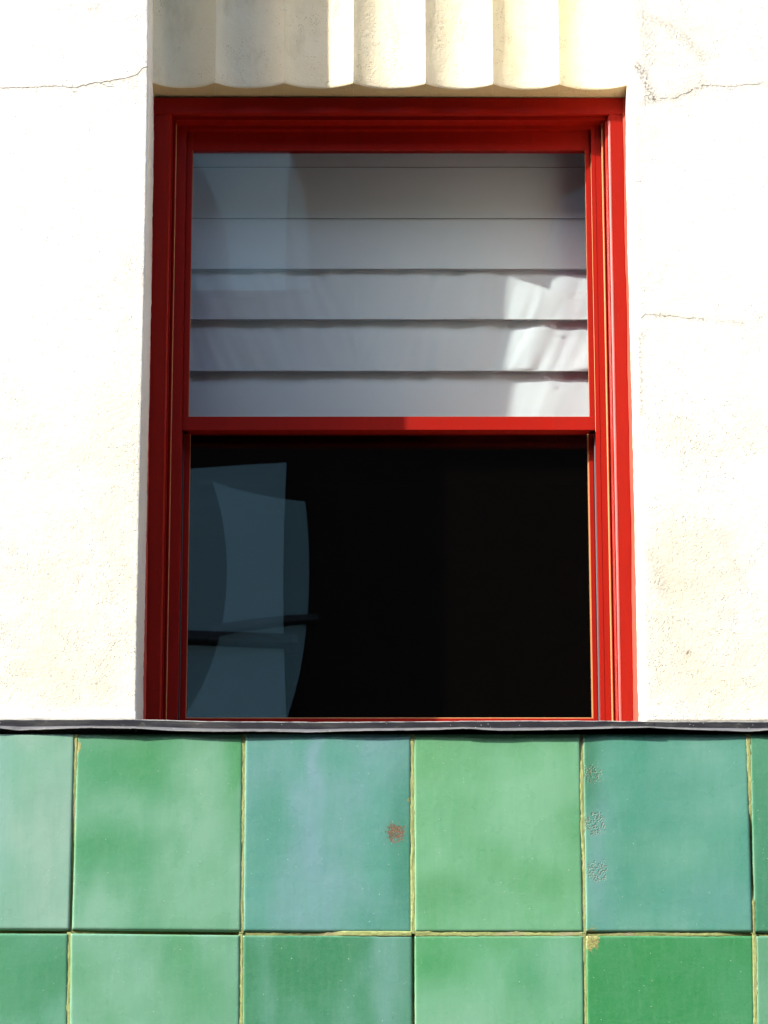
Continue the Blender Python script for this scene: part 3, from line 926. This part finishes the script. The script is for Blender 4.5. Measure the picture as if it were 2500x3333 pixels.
# ------------------------------------------------------------------ lead flashing
fl = empty('metal_flashing', (0, 0, ZSILL))
tag(fl, 'dark grey wavy metal flashing strip capping the green tiles', 'flashing')
TOPY = [(-400, 2343), (0, 2343), (432, 2342), (436, 2343), (700, 2350), (1100, 2352), (1500, 2349), (1850, 2348), (2120, 2350), (2500, 2350), (3000, 2350)]
BOTY = [(-400, 2376), (0, 2373), (60, 2378), (150, 2376), (300, 2373), (432, 2376), (440, 2376), (560, 2381), (700, 2385), (900, 2385), (1000, 2387), (1100, 2384), (1440, 2379), (1500, 2377), (1620, 2383), (1850, 2380), (2000, 2375), (2125, 2374), (2250, 2379), (2430, 2383), (2500, 2380), (3000, 2380)]
PROJ = [(-400, .007), (0, .008), (60, .003), (240, .010), (430, .013), (560, .006), (790, .011), (1040, .007), (1200, .010), (1345, .008), (1530, .013), (1700, .009), (1870, .011), (1960, .009), (2100, .013), (2300, .009), (2440, .005), (2500, .010), (3000, .009)]
def flash(px0, px1, seed, lift):
    m = MB(); k = int((px1 - px0) / 12); n_ = 11; lip_, edge_ = [], []
    for i in range(k + 1):
        px = px0 + (px1 - px0) * i / k
        yt, yb, pj = lerp_tab(TOPY, px), lerp_tab(BOTY, px), lerp_tab(PROJ, px)
        x = X(px, 2350, YT)
        zt = Z(yt, YT) + .0006 * noise.noise((px * .02, seed, 0)); zb2 = Z(yb, YT - .006) + .0004 * noise.noise((px * .05, seed, 3))
        h = zt - zb2
        f0 = YT - .0032 - lift + .0010 * noise.noise((px * .012, seed, 7))
        l = YT - .0030 - pj * .75 - lift
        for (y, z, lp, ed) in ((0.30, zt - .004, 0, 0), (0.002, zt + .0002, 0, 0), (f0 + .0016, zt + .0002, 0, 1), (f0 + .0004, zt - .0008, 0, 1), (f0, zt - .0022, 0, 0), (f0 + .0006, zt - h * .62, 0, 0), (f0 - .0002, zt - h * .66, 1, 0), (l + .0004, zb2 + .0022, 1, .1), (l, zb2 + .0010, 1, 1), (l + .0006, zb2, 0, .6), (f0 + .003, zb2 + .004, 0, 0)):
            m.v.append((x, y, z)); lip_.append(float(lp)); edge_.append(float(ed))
    for i in range(k):
        for q in range(n_ - 1):
            a = i * n_ + q
            m.f.append((a, a + 1, a + n_ + 1, a + n_))
    m.f += [tuple(range(n_)), tuple(range(k * n_, k * n_ + n_))]
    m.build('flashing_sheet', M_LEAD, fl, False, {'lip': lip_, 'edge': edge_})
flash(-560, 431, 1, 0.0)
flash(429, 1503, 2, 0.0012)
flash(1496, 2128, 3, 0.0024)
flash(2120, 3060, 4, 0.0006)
# smear of mortar between plaster and flashing
def smear(parent, px0, px1, y0, y1, seed):
    m = MB()
    n_ = 60
    for i in range(n_ + 1):
        px = px0 + (px1 - px0) * i / n_
        top = y0 + 9 * noise.noise((px * .013, seed, 0)) + 3 * noise.noise((px * .06, seed, 1))
        a, b_ = P(px, top, -.0016), P(px, y1, -.006)
        mid = (a + b_) / 2
        m.v += [(a.x, .004, a.z), (a.x, -.0018, a.z), (mid.x, -.0036, mid.z), (b_.x, -.006, b_.z), (b_.x, .004, b_.z)]
    for i in range(n_):
        for q in range(4):
            a = i * 5 + q
            m.f.append((a, a + 1, a + 6, a + 5))
    m.build('mortar_fillet', M_MORTAR, parent, True)
smear(wall_l, -300, 440, 2316, 2346, 1)

# ------------------------------------------------------------------ dark room behind the window
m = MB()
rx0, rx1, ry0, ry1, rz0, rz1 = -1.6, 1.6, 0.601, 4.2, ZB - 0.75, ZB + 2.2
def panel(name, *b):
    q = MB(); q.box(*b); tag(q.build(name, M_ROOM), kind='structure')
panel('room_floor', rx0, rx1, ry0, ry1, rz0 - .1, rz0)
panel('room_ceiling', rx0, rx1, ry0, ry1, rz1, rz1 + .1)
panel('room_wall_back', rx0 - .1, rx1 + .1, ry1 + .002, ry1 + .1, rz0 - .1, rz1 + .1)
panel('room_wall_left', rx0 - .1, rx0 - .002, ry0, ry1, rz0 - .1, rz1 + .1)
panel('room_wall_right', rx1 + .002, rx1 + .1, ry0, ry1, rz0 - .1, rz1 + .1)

# ------------------------------------------------------------------ building across the street (seen only as a reflection)
YB = -14.0
DV = 2 * 0.35 - YB                      # depth of its mirror image
def RX(px, py): return P(px, py, DV).x
def RZ(py): return P(1250, py, DV).z
ob = empty('opposite_building', (0, YB, 0))
tag(ob, 'dark brick building with pale pier mirrored in the window glass', 'building')
m = MB(); m.box(-60, 60, YB - 9, YB, 0, 15.6)  # stretched far past the reflected part, unseen, to block low sky light
m.build('wall', M_BRICK, ob)
m = MB(); m.box(-60.2, 60.2, YB - 9.1, YB + .12, 15.601, 15.9)
m.build('roof', M_ROOF, ob)
def block(px0, px1, py0, py1, dep=.10, mat=None, name='pier_block'):
    q = MB(); q.box(RX(px0, 1900), RX(px1, 1900), YB + .002, YB + dep, RZ(py1), RZ(py0), 0)
    q.build(name, mat or M_PALE, ob)
block(598, 936, 2118, 2900)
block(598, 936, 1548, 2078)
block(598, 936, 300, 985)
block(1925, 2260, 640, 985)
block(560, 980, 2084, 2112, .16, M_DARK, 'bracket')
for i in range(-9, 10):
    for zz in (1.2, 4.4):
        f = empty('window', Vector((i * 2.2 + 0.0, 0, zz))); f.parent = ob
        q = MB(); q.box(i * 2.2 - .5, i * 2.2 + .5, YB + .002, YB + .05, zz, zz + 2.0); q.build('frame', M_DARK, f)
        q = MB(); q.box(i * 2.2 - .42, i * 2.2 + .42, YB + .0505, YB + .056, zz + .08, zz + 1.92); q.build('pane', M_FARGL, f)
